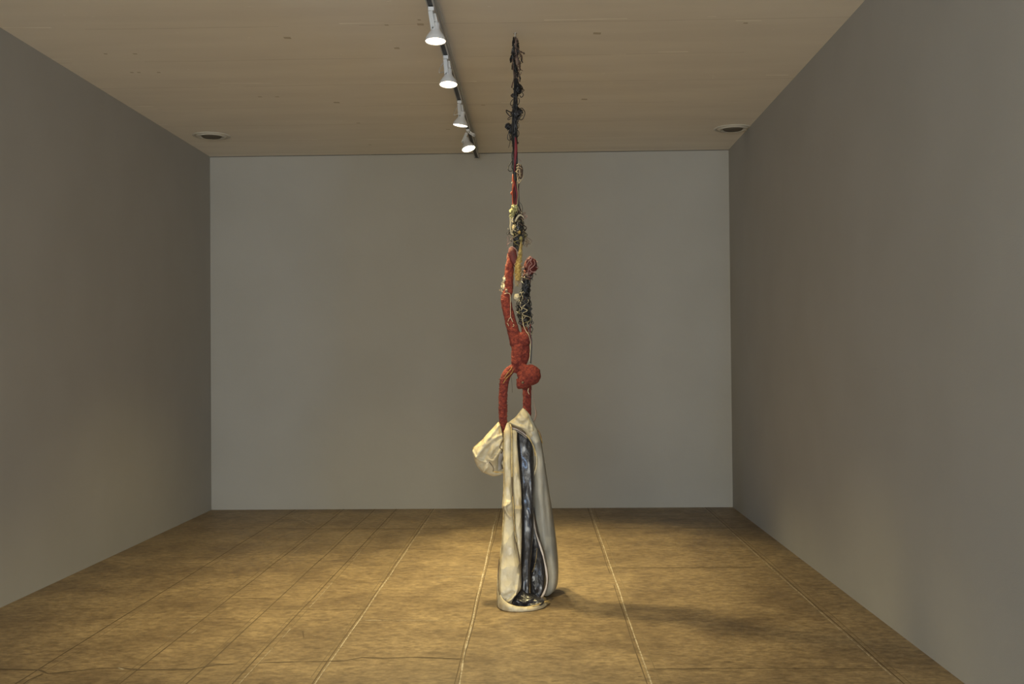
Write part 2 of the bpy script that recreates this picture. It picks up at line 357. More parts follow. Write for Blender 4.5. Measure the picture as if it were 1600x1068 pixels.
# ------------------------------------------------------------------ round ceiling vents
def vent(px, py, label):
    c = PZ(px, py, ZC); t = thing('ceiling_vent', (c.x, c.y, ZC), label, 'vent', 'round ceiling vents')
    o = Vector((c.x, c.y, ZC))
    MB().lathe([(.172, 0), (.170, -.004), (.160, -.008), (.150, -.007), (.144, -.001), (.142, 0)], o, (0, 0, 1), 48).build('outer_ring', M['vent'], t)
    MB().lathe([(.136, 0), (.130, -.010), (.118, -.016), (.106, -.013), (.100, 0)], o, (0, 0, 1), 48).build('inner_ring', M['vent'], t)
    MB().lathe([(.094, -.001), (.088, -.010), (.080, -.017), (.05, -.020), (.001, -.021)], o, (0, 0, 1), 40).build('core', M['vent_dark'], t)
    return t
vent(330.5, 212, 'round off-white ceiling vent near the left wall, above the far left corner')
vent(1145, 200.5, 'round off-white ceiling vent touching the right wall, above the far right corner')

# ------------------------------------------------------------------ lighting track and spotlights
TX = -0.586; TY1 = 10.42; TH = .085
tr = thing('lighting_track', (TX, 6, ZC), 'long grey ceiling track with a black slot carrying four white spotlights', 'lighting track')
MB().box((TX + .013, 1.0, ZC - TH), (TX + .021, TY1, ZC - TH + .04)).box((TX - .021, 1.0, ZC - TH), (TX - .015, TY1, ZC - TH + .04)).box((TX - .021, 1.0, ZC - TH + .036), (TX + .021, TY1, ZC - TH + .04)).build('rail', M['grey_metal'], tr, smooth=False)
MB().box((TX - .015, 1.0, ZC - TH + .004), (TX + .013, TY1 - .004, ZC - TH + .034)).build('slot', M['black_track'], tr, smooth=False)
MB().box((TX - .023, TY1, ZC - TH - .003), (TX + .023, TY1 + .012, ZC - TH + .042)).build('end_cap', M['black_track'], tr, smooth=False)
MB().box((TX + .022, 1.0, ZC - TH + .026), (TX + .034, TY1 - .25, ZC - TH + .038)).build('conduit', M['grey_metal'], tr, smooth=False)
for y in (1.5, 3.4, 5.3, 7.5, 9.7): MB().lathe([(.006, 0), (.006, TH - .038)], (TX, y, ZC - TH + .038), (0, 0, 1), 12).lathe([(.018, TH - .042), (.018, TH - .038)], (TX, y, ZC - TH + .038), (0, 0, 1), 16).build('hanger', M['grey_metal'], tr)

def spotlight(Y, drop, nrm, yoke, label, power, cable=True, lensdx=0.0, size=96):
    c = Vector((TX + lensdx, Y, ZC - TH - drop)); n = Vector(nrm).normalized()     # c = centre of the glass, n = where it points
    top = Vector((TX, Y, ZC - TH)); up = -n
    t = thing('track_spotlight', (TX, Y, ZC - TH), label, 'spotlight', 'white spotlights on the ceiling track')
    MB().box((TX - .016, Y - .028, ZC - TH - .022), (TX + .016, Y + .028, ZC - TH)).build('track_adapter', M['white_metal'], t, smooth=False)
    MB().lathe([(.009, -.020), (.009, -.036), (.001, -.036)], top, (0, 0, 1), 16).build('stem', M['steel'], t)
    # bell shaped shade, thin sheet with thickness
    MB().lathe([(.0605, -.001), (.0600, .004), (.054, .020), (.046, .034), (.036, .048), (.029, .060), (.024, .072), (.0235, .100), (.020, .108), (.001, .109)], c, up, 40).build('lamp_shade', M['white_metal'], t)
    MB().lathe([(.0605, -.001), (.0575, -.003), (.056, .003)], c, up, 40).build('rim', M['white_metal'], t)
    MB().lathe([(.0565, .002), (.045, -.0035), (.025, -.006), (.0005, -.007)], c, up, 40).build('bulb', M['bulb'], t)
    piv = c + up * .068
    for k, (a, b) in enumerate(yoke):
        a = top + Vector(a); b = piv + Vector(b)
        d = (b - a).normalized()
        y_ = MB().bar(a, b + d * .006, .025, .003, 0, Vector((.12, 1, 0)))
        arm = y_.build('yoke_arm', M['grey_metal'] if k == 0 else M['white_metal'], t, smooth=False)
        MB().lathe([(.0105, -.002), (.0105, .0025), (.001, .0025)], b, Vector((-.25, -1, 0)), 20).build('pivot_cap', M['grey_metal'], arm)
        MB().lathe([(.0042, .0026), (.0042, .0045), (.0005, .0045)], b, Vector((-.25, -1, 0)), 12).build('screw', M['black_track'], arm)
    if cable:
        q = cr([tuple(top + Vector((-.008, -.01, -.03))), tuple(top + Vector((-.035, -.012, -.07))), tuple(top + Vector((-.045, -.012, -.11))), tuple(piv + Vector((-.022, -.01, .02)))], 6)
        MB().tube(q, .0022, 6).build('cable', M['steel'], t)
    l = bpy.data.lights.new('spotlight_beam', 'SPOT'); l.energy = power; l.color = LAMP_COL; l.spot_size = math.radians(size); l.spot_blend = 0.9; l.shadow_soft_size = .05
    lo = bpy.data.objects.new('spotlight_beam', l); COL.objects.link(lo); lo.location = c + n * .02
    lo.rotation_euler = n.to_track_quat('-Z', 'Y').to_euler(); lo.parent = t; lo.matrix_parent_inverse = Matrix.Translation(-t.location)
    return t
YK = [((-.004, -.026, -.024), (-.012, -.028, 0)), ((.010, .022, -.024), (.010, .026, 0))]
spotlight(5.96, .188, (0.0, -.08, -1), YK, 'white track spotlight pointing down, nearest to the camera of the four', LAMP_W * .75, False, .022)
spotlight(6.92, .185, (0.0, -.15, -1), YK, 'white track spotlight with a cable loop, second of the four from the camera', LAMP_W * 1.45, True, .014)
spotlight(8.13, .187, (-.16, .05, -1), YK, 'white track spotlight tilted left with its glass seen edge-on, third from the camera', LAMP_W * .8, True, .004)
spotlight(9.14, .167, (.26, -.27, -1), [((-.012, -.01, -.03), (-.034, -.01, -.004)), ((.012, -.02, -.03), (.066, -.02, .052))],
          'white track spotlight turned towards the hanging figure, farthest along the track', LAMP_W * 1.5, False, .002, 56)

# ------------------------------------------------------------------ hook in the ceiling
hk = PZ(805, 52, ZC)
HY_ = hk.y
t = thing('ceiling_hook', (hk.x, hk.y, ZC), 'small metal ceiling plate and ring from which the knotted cords hang', 'hook')
MB().lathe([(.001, 0), (.012, 0), (.012, -.003), (.001, -.003)], hk, (0, 0, 1), 20).build('plate', M['steel'], t)
MB().lathe([(.003, 0), (.003, -.020), (.0005, -.021)], hk, (0, 0, 1), 10).build('shank', M['steel'], t)
MB().tube([hk + Vector((.008 * math.cos(a), 0, -.028 + .009 * math.sin(a))) for a in [2 * math.pi * i / 16 for i in range(17)]], .002, 6).build('ring', M['steel'], t)

# ------------------------------------------------------------------ knotted cords
rope = thing('knotted_cord_bundle', S(806, 395, .04), 'long hanging bundle of black and red cords, knots and scraps between ceiling and red figure', 'cord bundle')
def strands(name, mats, n, env, r0, r1, parent, wob=1.0, seg=12, nn=5, kind='stuff', label=None, y0=None, y1=None, dyo=0.0, rnd=R):
    """many loose yarns inside an envelope of (py, px centre, half width px); one tangled part"""
    mb = MB(); env_ = cr(env, 8)
    ys = [e[0] for e in env_]
    def at(py):
        py = min(max(py, ys[0]), ys[-1])
        for a, b in zip(env_[:-1], env_[1:]):
            if a[0] <= py <= b[0]:
                f = (py - a[0]) / max(b[0] - a[0], 1e-6); return a[1] + (b[1] - a[1]) * f, a[2] + (b[2] - a[2]) * f
        return env_[-1][1], env_[-1][2]
    for k in range(n):
        L = rnd.uniform(y0 or 12, y1 or (ys[-1] - ys[0])); s = rnd.uniform(ys[0], max(ys[0], ys[-1] - L * .7))
        ph = rnd.uniform(0, 6.28); dph = rnd.uniform(-2.5, 2.5) * wob; rad = rnd.uniform(.35, 1.0); pts = []
        for i in range(seg):
            u = i / (seg - 1); py = min(s + L * u, ys[-1] + 2); cx, hw = at(py); a = ph + dph * u * .5 + 3.2 * wob * noise.noise(Vector((k * 7.3, u * L * .11, 5)))
            rr = rad * (1 + .7 * noise.noise(Vector((k * 5.1, u * L * .14, 9)))); j = noise.noise(Vector((k * 3.1, u * L * .12, 1))) * hw * .7 * wob
            pts.append((cx + math.cos(a) * hw * rr + j, py, (math.sin(a) * hw * rr) * PXM + dyo, rnd.uniform(r0, r1) if i == 0 else pts[0][3]))
        ptube(mb, pts, nn, 2, rnd.randrange(len(mats)))
    o = mb.build(name, mats, parent)
    return tag(o, label, None, None, kind)
rd = random.Random(3)
# core cords from the ring down to the figure
def cord(name, m, pts, parent=rope, label=None, n=7, flat=1.0, sub=5):
    o = ptube(MB(), pts, n, sub, 0, flat).build(name, m, parent)
    if label: o['label'] = label
    return o
D0 = HY_ - YS
for k, (x0, x1, x2, dy, r) in enumerate(((804, 802.5, 801, -.010, 1.3), (806, 805, 803, .012, 1.5), (807, 807, 804.5, -.004, 1.4), (805, 803.5, 806, .0, 1.6), (808, 806.5, 807, .016, 1.2))):
    cord('cord', M['black_yarn'] if k % 2 == 0 else M['grey_yarn'], [(805.5, 58, D0, r * .7), (x0, 90, D0 * .9 + dy, r), (x0, 130, D0 * .7 + dy, r), (x1 + .5, 165, D0 * .6 + dy, r * 1.1), (x1 - .3 + (k - 2) * .5, 190, D0 * .5 + dy, r * 1.25), (x1 - .3 + (k - 2) * .5, 215, D0 * .4 + dy, r * 1.25), (x1, 240, dy, r), (x1, 260, dy, r * .9), (x2, 300, dy, r), (x2 + 2, 330, dy + .02, r)])
cord('cord', M['cream_yarn'], [(802.5, 98, .05, .6), (801.8, 110, .05, .7), (802.5, 122, .05, .5)], label='pale cord')
cord('cord', M['brown_yarn'], [(801, 92, .03, .9), (802.3, 112, .03, .8), (803, 122, .03, .8), (801, 130, .03, .9), (799.6, 137, .03, 1.3)])
# fabric scraps tied round the top
def scrap(pts, m):
    q = cr(pts, 5); mb = MB(); mb.tube([S(a, b, c) for a, b, c, _ in q], [r * PXM for *_, r in q], 8, 0, .35)
    for i, v in enumerate(mb.v): mb.v[i] = v + noise.noise_vector(v * 90) * .0035
    return mb.build('fabric_scrap', m, rope)
for x, y, x2, y2, r, m in ((803, 58, 801, 72, 2.6, 'black_yarn'), (806, 60, 811, 76, 1.8, 'brown_yarn'), (808, 60, 806, 88, 3.0, 'taupe_cloth'), (803, 70, 799, 84, 2.6, 'grey_yarn'),
                           (802, 76, 804, 98, 3.4, 'black_yarn'), (811, 79, 818, 83, 1.6, 'brown_yarn'), (818, 82, 819.5, 85, 1.9, 'brown_yarn'), (800, 86, 798.5, 98, 2.6, 'black_yarn'),
                           (812, 82, 815, 96, 2.6, 'brown_yarn'), (808, 86, 807, 106, 3.6, 'taupe_cloth'), (813, 96, 813, 110, 2.8, 'brown_yarn'), (801, 98, 800, 109, 1.6, 'black_yarn'),
                           (806, 98, 809, 116, 3.3, 'black_yarn'), (809, 108, 806, 116, 2.4, 'taupe_cloth'), (811, 116, 812, 128, 1.7, 'black_yarn'), (808, 116, 811, 121, 2.0, 'taupe_cloth'),
                           (812, 108, 817, 111, .8, 'brown_yarn'), (807, 120, 809, 145, 3.6, 'black_yarn'), (804, 84, 811, 92, 2.5, 'brown_yarn'), (815, 92, 817, 98, 1.6, 'black_yarn'), (803, 104, 806, 130, 2.2, 'brown_yarn')):
    dd = .06 + rd.uniform(-.02, .02)
    scrap([(x, y, dd, r * .5), ((x + x2) / 2 + rd.uniform(-1.5, 1.5), (y + y2) / 2, dd - .01, r), (x2, y2, dd, r * .55)], M[m])
strands('frayed_yarn', [M['black_yarn'], M['brown_yarn'], M['taupe_cloth']], 40, [(58, 805.5, 1.5), (75, 805.5, 5), (95, 807, 8), (112, 807.5, 6), (128, 806, 4)], .25, .55, rope, 1.0, y0=8, y1=26, dyo=.06, rnd=rd)
# loops
def loop(pts, r=.62, m='black_yarn', dy=.05): cord('cord_loop', M[m], [(a, b, dy + (i % 3) * .004, r) for i, (a, b) in enumerate(pts)], n=6)
loop([(809, 131), (813, 132), (816.5, 137), (816, 141), (813, 141)])
loop([(813, 141), (817, 146), (817.5, 149), (814.5, 152), (812, 149)])
loop([(803, 146), (800, 147), (799.5, 150), (801.5, 152), (805, 151)])
loop([(803, 153), (799, 158), (797.6, 162), (799.5, 165), (803, 162)])
loop([(810, 153), (811.5, 157), (810.5, 162), (808, 164), (806, 161)])
loop([(810, 170.5), (814, 169), (817, 170), (820, 175), (819.5, 180), (816, 186.5), (811, 186.5), (808, 184)], .6)
loop([(810, 178), (812.5, 181), (812, 185), (809, 185)])
loop([(801, 176), (795, 174), (791.2, 172), (792, 176), (798, 182), (803, 179)], .85)
loop([(799, 182), (795, 184), (793.5, 186), (795, 187), (798, 185)], .6)
loop([(807, 190), (810.5, 194), (810, 199), (808, 202), (810.5, 206), (810.5, 211), (808, 214.5)], .6)
loop([(796, 206), (793.6, 211), (793.5, 217), (796, 219), (799, 216), (800, 212)], .6)
loop([(796, 205), (796.5, 214), (797, 220), (796, 226), (794.5, 231)], .55)
loop([(802, 246), (799, 253), (794.5, 260), (794, 265), (797, 267.5), (801, 266)], .65, dy=.02)
loop([(802, 232), (800, 242), (800.5, 254), (800, 262), (803, 266)], .8, dy=.02)
loop([(808.5, 238), (808.5, 248), (809, 256)], .45, dy=.0)
loop([(809, 247.5), (812, 249), (814.5, 252.5)], .3, 'pink', .0)
loop([(812, 316), (815, 320), (816.5, 326), (816, 330)], .4, dy=.0)
# dark knots
def lump(name, px, py, rx, ry, m, dy=0.0, amp=.35, fr=1.0, label=None, parent=rope):
    mb = MB().ell((0, 0, 0), (1, 1, 1), None, 22, 16); c = S(px, py, dy)
    for i, v in enumerate(mb.v):
        k = 1 + amp * noise.noise(v * 2.2 * fr + Vector((px, py, 0))) + amp * .6 * noise.noise(v * 5 * fr + Vector((py, px, 0)))
        mb.v[i] = c + Vector((v.x * rx * PXM * k, v.y * min(rx, ry) * PXM * k, v.z * ry * PXM * k))
    o = mb.build(name, m, parent)
    if label: o['label'] = label
    return o
for px, py, rx, ry, m in ((810, 139, 5, 7.5, 'black_yarn'), (805, 149, 4.5, 3.5, 'black_yarn'), (806.5, 176, 6, 8.5, 'black_yarn'), (812, 173, 2.8, 2.8, 'black_yarn'), (804, 168, 4, 3, 'grey_yarn'), (794, 197, 3.8, 4.6, 'black_yarn'),
                          (798.5, 204, 3.2, 4, 'black_yarn'), (801, 212, 2.6, 5, 'black_yarn'), (805, 145, 2, 2, 'grey_yarn')):
    lump('knot', px, py, rx, ry, M[m], .05, .5, 1.6)
strands('frayed_yarn', [M['black_yarn'], M['grey_yarn'], M['black_yarn']], 34, [(128, 806.5, 2.5), (160, 804.8, 3.3), (176, 806, 6), (190, 804.5, 4), (225, 805, 3.6), (262, 804, 3.0), (300, 805, 3.5)], .3, .7, rope, .7, y0=14, y1=50, dyo=.03, rnd=rd)
for px, py, rx, ry, m in ((810, 139, 6, 9, 0), (805, 149, 5, 5, 0), (807, 176, 8, 10, 0), (812, 174, 4, 4, 0), (794, 197, 4.6, 5.5, 0), (798.5, 204, 4, 5, 0), (801, 213, 3.4, 7, 0), (804, 192, 4, 12, 1), (805, 222, 4, 14, 1)):
    strands('yarn_knot', [M['black_yarn'], M['grey_yarn']], 12, [(py - ry, px, rx * .4), (py - ry * .5, px, rx * .95), (py, px, rx), (py + ry * .5, px, rx * .9), (py + ry, px, rx * .4)], .45, .8, rope, 1.8, y0=ry * .7, y1=ry * 1.6, dyo=.045, rnd=rd)
# more bulk round the top
for k in range(34):
    py = rd.uniform(62, 118); hw = 5.5 if 78 < py < 108 else 3.5
    x = 806.5 + rd.uniform(-hw, hw + 1); dd = .06 + rd.uniform(-.02, .02); r_ = rd.uniform(.8, 1.9); l_ = rd.uniform(6, 15); q_ = rd.uniform(-2.5, 2.5)
    scrap([(x, py, dd, r_ * .4), (x + q_, py + l_ * .4, dd - .012, r_), (x + q_ * .4, py + l_ * .75, dd - .005, r_ * .8), (x - q_ * .3, py + l_, dd, r_ * .25)], M[('black_yarn', 'brown_yarn', 'black_yarn', 'taupe_cloth', 'grey_yarn')[k % 5]])
# red, crimson and orange lengths
cord('red_cord', M['crimson'], [(805.5, 214, .0, 1.0), (806, 226, -.005, 2.4), (806, 236, -.01, 2.8), (805, 250, -.01, 2.3), (804.5, 258, -.01, 1.3), (804, 268, -.008, .8)], label='crimson cord', flat=.8)
cord('red_cord', M['crimson'], [(804, 282, -.012, .9), (805.5, 292, -.016, 1.5), (807.5, 303, -.016, 1.4), (806.5, 314, -.016, 1.1), (806, 322, -.01, .9)], label='crimson cord')
cord('red_cord', M['dark_red'], [(801.5, 270, -.01, .8), (802, 285, -.012, 1.2), (803.5, 300, -.014, 1.2), (804, 322, -.012, 1.0)])
cord('orange_cord', M['orange'], [(801.5, 272, -.015, .8), (801.5, 280, -.02, 1.6), (802.5, 287, -.02, 1.9), (801, 296, -.02, .9), (801, 308, -.02, 1.1), (801.5, 322, -.016, 1.0)], label='orange cord')
lump('knot', 799.4, 301.5, 1.7, 2.6, M['orange'], -.02, .3, label='orange knot')
lump('knot', 800.3, 285.5, 1.1, 1.8, M['beige'], -.025, .3, label='beige knot')
cord('pale_cord', M['beige'], [(808, 282, -.01, .9), (808.5, 292, -.01, .7), (809.5, 305, -.005, .7), (808, 320, -.005, .8)])
# netted bulb
nb = lump('netted_bulb', 812, 268, 5.4, 12, M['brown_yarn'], -.02, .12, label='dark bulb wrapped in pale string')
mbn = MB()
for pts in ([(807, 258), (811, 256), (814, 259)], [(807, 262), (812, 261), (816, 264)], [(806, 268), (811, 264), (812, 270), (814, 277)], [(806, 268), (810, 270.5), (814.5, 270.5)],
            [(812, 264), (812, 272), (809, 279), (809.5, 284)], [(817.5, 273), (817, 278), (814, 281.5), (811, 279)], [(808, 272), (808.5, 279), (811, 285), (813, 283)], [(810, 257), (810.5, 260), (808, 260)], [(815, 280), (812, 285), (810, 286)]):
    ptube(mbn, [(a, b, -.052 + abs(a - 812) * .003, .55) for a, b in pts], 5, 4)
mbn.build('netting', M['beige'], nb)
cord('cord', M['black_yarn'], [(808.5, 280, .0, .8), (810, 295, .0, .8), (810.5, 310, .0, 1.1), (810.5, 326, .01, 1.5)])
cord('cord', M['brown_yarn'], [(812, 284, .0, .7), (810.5, 296, .0, .6), (811, 312, .0, .8), (812, 326, .01, 1.0)])
# pale yellow ruffled knot
pm = MB()
for k in range(13):
    a = rd.uniform(0, 6.28); cx = 800.5 + rd.uniform(-3.5, 4) + (k % 3); cy = 321 + k * 1.35 + rd.uniform(-1, 1)
    cx = min(max(cx, 797), 807)
    ptube(pm, [(cx + 2.1 * math.cos(a + u * 1.1), cy + 2.0 * math.sin(a + u * 1.1), -.03 - .008 * math.cos(u), 1.15) for u in range(6)], 7, 3)
for i, v in enumerate(pm.v): pm.v[i] = v + noise.noise_vector(v * 120) * .003
tag(pm.build('ruffled_knot', M['yellow_cloth'], rope), 'pale yellow ruffled knot')
lump('knot', 803, 328, 4.5, 8, M['olive_yarn'], .0, .4)
# the big tangle above the foot
env = [(322, 809, 3), (332, 810.5, 7), (345, 810.5, 9.5), (360, 810.5, 10.5), (372, 811, 10), (382, 809, 8), (390, 807, 5)]
lump('tangle_core', 809.5, 356, 8.5, 29, M['black_yarn'], .01, .3)
strands('tangled_yarn', [M['black_yarn'], M['grey_yarn'], M['black_yarn'], M['brown_yarn'], M['olive_yarn']], 98, env, .3, .75, rope, .55, y0=14, y1=40, rnd=rd, label='black and brown tangled yarn')
strands('tangled_yarn', [M['cream_yarn'], M['olive_yarn'], M['beige']], 34, env, .28, .6, rope, .6, y0=8, y1=26, rnd=rd, label='cream and olive tangled yarn')
strands('tangled_yarn', [M['dark_red'], M['pink']], 12, [(330, 816, 4), (337, 818, 7), (345, 816, 4)], .2, .4, rope, 2, y0=4, y1=12, rnd=rd, label='pink frayed yarn')
strands('tangled_yarn', [M['cream_yarn'], M['beige'], M['taupe_cloth']], 24, [(366, 819, 3), (374, 821, 6), (384, 822.5, 5)], .18, .35, rope, 2, y0=5, y1=15, rnd=rd, label='pale frayed yarn tuft')
strands('tangled_yarn', [M['black_yarn'], M['pink']], 8, [(355, 796, 5), (375, 796, 3), (384, 797, 4)], .18, .4, rope, 2, y0=8, y1=18, rnd=rd)
cord('cream_cord', M['cream_yarn'], [(805, 346, -.04, 1.0), (808, 340, -.045, 1.6), (812, 336, -.045, 1.5), (816, 337, -.04, 1.0), (819, 342, -.03, .6)], label='cream cord')
cord('cream_cord', M['cream_yarn'], [(797.5, 340, -.03, .9), (798, 348, -.03, 1.1), (797.5, 356, -.03, .8), (799, 366, -.03, .7)], label='cream cord')
lump('knot', 811.5, 363, 2.0, 3.0, M['gold_yarn'], -.045, .4, label='golden knot')
lump('knot', 814, 372.5, 2.6, 3.2, M['olive_yarn'], -.045, .4)
# golden netted tassel
cord('gold_tassel', M['gold_yarn'], [(815, 374, -.03, 1.2), (814, 384, -.035, 1.9), (812.5, 394, -.035, 2.4), (813, 400, -.035, 3.0), (810.5, 408, -.035, 4.0), (809.5, 418, -.035, 5.2), (809.5, 430, -.035, 5.0), (809, 438, -.035, 4.2)], label='golden netted tassel with frayed end', n=12)
strands('tassel_strands', [M['gold_yarn'], M['beige'], M['gold_yarn'], M['olive_yarn']], 34, [(376, 814.5, 2.2), (395, 812.5, 3.2), (410, 810.3, 4.8), (420, 809.6, 6.0), (433, 809.3, 5.6), (445, 808.5, 4.6)], .25, .5, rope, 1.3, y0=14, y1=40, dyo=-.035, rnd=rd)
strands('tassel_fringe', [M['pink'], M['beige']], 12, [(432, 809, 4), (444, 808, 4)], .2, .4, rope, .5, y0=5, y1=10, dyo=-.035, rnd=rd)

# ------------------------------------------------------------------ the hanging red figure
fig = thing('hanging_figure', S(812, 550), 'red yarn-wrapped sculpture of an upside-down figure with bent-back head, arms reaching down', 'sculpture')
b = MB()
def limb(pts):
    ptube(b, pts, 14, 6)
    for p in (pts[0], pts[-1]): b.ell(S(*p[:3]), [p[3] * PXM] * 3, None, 12, 8)
# left leg up from the hip to the upturned foot
limb([(807, 536, 0, 10.5), (803.5, 522, -.005, 9.8), (799.5, 508, -.008, 9.2), (795.5, 492, -.012, 8.6), (792, 478, -.014, 8.4), (790.5, 466, -.014, 8.2), (793.5, 454, -.01, 7.8), (795, 438, -.006, 7.2), (795.5, 424, 0, 7.0), (796.5, 412, 0, 6.4), (798, 404, .005, 5.2)])
# foot standing upwards, sole towards the camera
rot = Matrix.Rotation(math.radians(10), 3, 'Y')
b.ell(S(799.5, 400, .012), (7.6 * PXM, 4.2 * PXM, 15 * PXM), rot, 18, 14)
# right leg, behind, up to its own foot
limb([(819, 534, .02, 10), (822, 518, .035, 7.5), (821, 502, .045, 8.5), (820, 486, .045, 8.0), (819.5, 472, .045, 7.5), (821, 460, .05, 6.2), (822.5, 446, .05, 6.0), (823.5, 432, .05, 6.4), (825.5, 422, .045, 6.2)])
b.ell(S(829, 416, .04), (6.5 * PXM, 5 * PXM, 10 * PXM), Matrix.Rotation(math.radians(25), 3, 'Y'), 18, 14)
# torso
ptube(b, [(813, 526, .015, 10.5), (813.5, 536, .01, 13.5), (812.5, 547, .005, 15.2), (811, 560, 0, 14.2), (810, 570, 0, 12.6), (808.5, 578, 0, 8.8), (806, 583, 0, 4.5)], 18, 6, 0, .72)
b.ell(S(818.5, 530, -.012), (10 * PXM, 9 * PXM, 12 * PXM), None, 16, 12)
b.ell(S(820, 552, .01), (8 * PXM, 9 * PXM, 20 * PXM), Matrix.Rotation(math.radians(6), 3, 'Y'), 16, 12)
# shoulders and arms
limb([(812, 570, -.005, 7), (804, 574, -.008, 7.2), (796, 579, -.012, 7.2), (790.5, 587, -.014, 7.4), (787.8, 598, -.014, 7.2), (786.4, 612, -.012, 6.9), (785.8, 628, -.01, 6.8), (785.8, 645, -.01, 6.6), (786.5, 660, -.01, 6.3), (788.5, 670, -.008, 5.2), (790, 678, -.006, 3.8), (791.5, 686, -.004, 2.4), (792, 692, 0, 1.6)])
limb([(812, 572, .005, 7), (818, 578, .03, 7.2), (822, 588, .05, 7.2), (823.5, 602, .055, 7.0), (823.6, 618, .05, 6.8), (823.6, 634, .045, 6.7), (824, 648, .04, 6.2), (824, 658, .035, 4.2)])
# neck and head
limb([(811, 574, -.005, 7), (818, 575, -.02, 7.5), (824, 580, -.03, 9)])
b.ell(S(829, 585.5, -.035), (16.2 * PXM, 14.5 * PXM, 16.2 * PXM), Matrix.Rotation(math.radians(-35), 3, 'Y'), 24, 18)
b.ell(S(819.5, 594, -.040), (11.5 * PXM, 11.5 * PXM, 14 * PXM), Matrix.Rotation(math.radians(20), 3, 'Y'), 20, 16)
b.ell(S(813, 585, -.038), (5.6 * PXM, 7.5 * PXM, 5 * PXM), None, 14, 10)        # chin
b.ell(S(812.5, 601.5, -.038), (5.6 * PXM, 8.5 * PXM, 6.4 * PXM), Matrix.Rotation(math.radians(25), 3, 'Y'), 14, 10)   # brow and forehead
b.ell(S(809.6, 593.4, -.042), (3.6 * PXM, 4 * PXM, 1.9 * PXM), Matrix.Rotation(math.radians(24), 3, 'Y'), 12, 8)      # nose
b.ell(S(811.3, 588.8, -.046), (2.6 * PXM, 6 * PXM, 1.3 * PXM), None, 12, 8)     # lips
body = b.build('body', M['red'], fig)
m = body.modifiers.new('union', 'REMESH'); m.mode = 'VOXEL'; m.voxel_size = 0.0034; m.use_smooth_shade = True
m = body.modifiers.new('soften', 'SMOOTH'); m.factor = .6; m.iterations = 4
tx = bpy.data.textures.new('wraps', 'CLOUDS'); tx.noise_scale = .022; tx.noise_depth = 3
m = body.modifiers.new('wraps', 'DISPLACE'); m.texture = tx; m.strength = .0085; m.mid_level = .5; m.texture_coords = 'LOCAL'
m = body.modifiers.new('settle', 'SMOOTH'); m.factor = .4; m.iterations = 1
# eye
tag(MB().ell(S(816.8, 597.3, -.084), (1.9 * PXM, 1.6 * PXM, 2.2 * PXM), Matrix.Rotation(.5, 3, 'Y'), 12, 8).build('eye', M['dark_edge'], fig), 'dark sunken eye')
# sole of the foot: darker cloth
q = cr([(799, 388, -.012, 3.2), (800.5, 394, -.02, 6.0), (802, 402, -.022, 6.4), (804.5, 410, -.018, 5.0), (806.5, 417, -.008, 2.2)], 6)
so = MB().tube([S(a, bb, c) for a, bb, c, _ in q], [r * PXM for *_, r in q], 16, 0, 1)
for i, v in enumerate(so.v):
    so.v[i] = Vector((v.x, YS - .026 + (v.y - YS + .016) * .55, v.z))
tag(so.build('foot_sole', M['dark_red'], fig), 'dark red sole of the upturned foot')
cord('sole_edge', M['black_yarn'], [(794, 394, -.02, .5), (796, 401, -.028, .8), (800, 408, -.034, .8), (804.5, 415.5, -.03, .5)], fig)
cord('sole_edge', M['pink'], [(794.5, 396, -.012, .5), (795, 389, -.012, .6), (799, 385.5, -.015, .7), (804, 387.5, -.02, .7), (807.5, 392, -.02, .6), (809, 398, -.012, .4)], fig)
strands('yarn_fringe', [M['cream_yarn'], M['beige'], M['taupe_cloth']], 34, [(428, 790, 2), (436, 788.5, 3), (446, 787.5, 3.5), (456, 787, 3.5), (464, 786.5, 2.5)], .3, .7, fig, 2, y0=4, y1=12, dyo=-.012, rnd=rd, label='cream fuzzy yarn at the knee')
lump('knot', 788.5, 437, 1.9, 3, M['cream_yarn'], -.02, .5, 2, parent=fig, label='cream knot')
lump('knot', 787.8, 449, 2.2, 5, M['cream_yarn'], -.02, .5, 2, parent=fig, label='cream knot')
lump('knot', 791.5, 454, 2, 2.8, M['taupe_cloth'], -.04, .5, 2, parent=fig)
strands('ankle_fringe', [M['cream_yarn'], M['pink']], 10, [(398, 792.5, 1.5), (412, 792, 1.5), (430, 791, 1.2)], .2, .45, fig, 2, y0=5, y1=14, dyo=-.01, rnd=rd)
for pts in ([(788, 459), (793, 457.5), (797, 460), (797.5, 470), (797.6, 484), (797.8, 495)], [(797.8, 495), (795.5, 498), (793.5, 502)], [(797.8, 495), (799.5, 499), (801.5, 503)],
            [(792, 504), (793.5, 506), (795, 509)], [(802, 506), (803, 508.5), (801, 510)]):
    cord('white_thread', M['cream_yarn'], [(a, c, -.048, .42) for a, c in pts], fig, n=5)
# yarn wrapped round the right leg and knee
envR = [(402, 828, 4), (412, 829, 8.5), (424, 827, 8.5), (436, 823.5, 7.0), (450, 821.5, 6.2), (462, 819.5, 7.5), (474, 818, 10), (488, 818.5, 11.0), (500, 820.5, 10), (512, 824, 6.5), (522, 828, 2.5)]
strands('yarn_wrap', [M['black_yarn'], M['grey_yarn'], M['black_yarn']], 130, envR[2:], .4, .85, fig, .8, y0=16, y1=50, dyo=.03, rnd=rd, label='shiny black yarn wrapped round the leg')
lump('wrap_core', 819, 484, 9.5, 20, M['black_yarn'], .04, .25, parent=fig)
lump('wrap_core', 822, 448, 6.5, 20, M['black_yarn'], .04, .25, parent=fig)
lump('foot_cloth', 828.5, 415.5, 9.8, 14.5, M['dark_red'], .035, .2, parent=fig, label='dark red cloth over the second foot')
strands('foot_lacing', [M['taupe_cloth'], M['pink'], M['black_yarn']], 24, envR[:4], .3, .6, fig, 1.8, y0=8, y1=24, dyo=.03, rnd=rd)
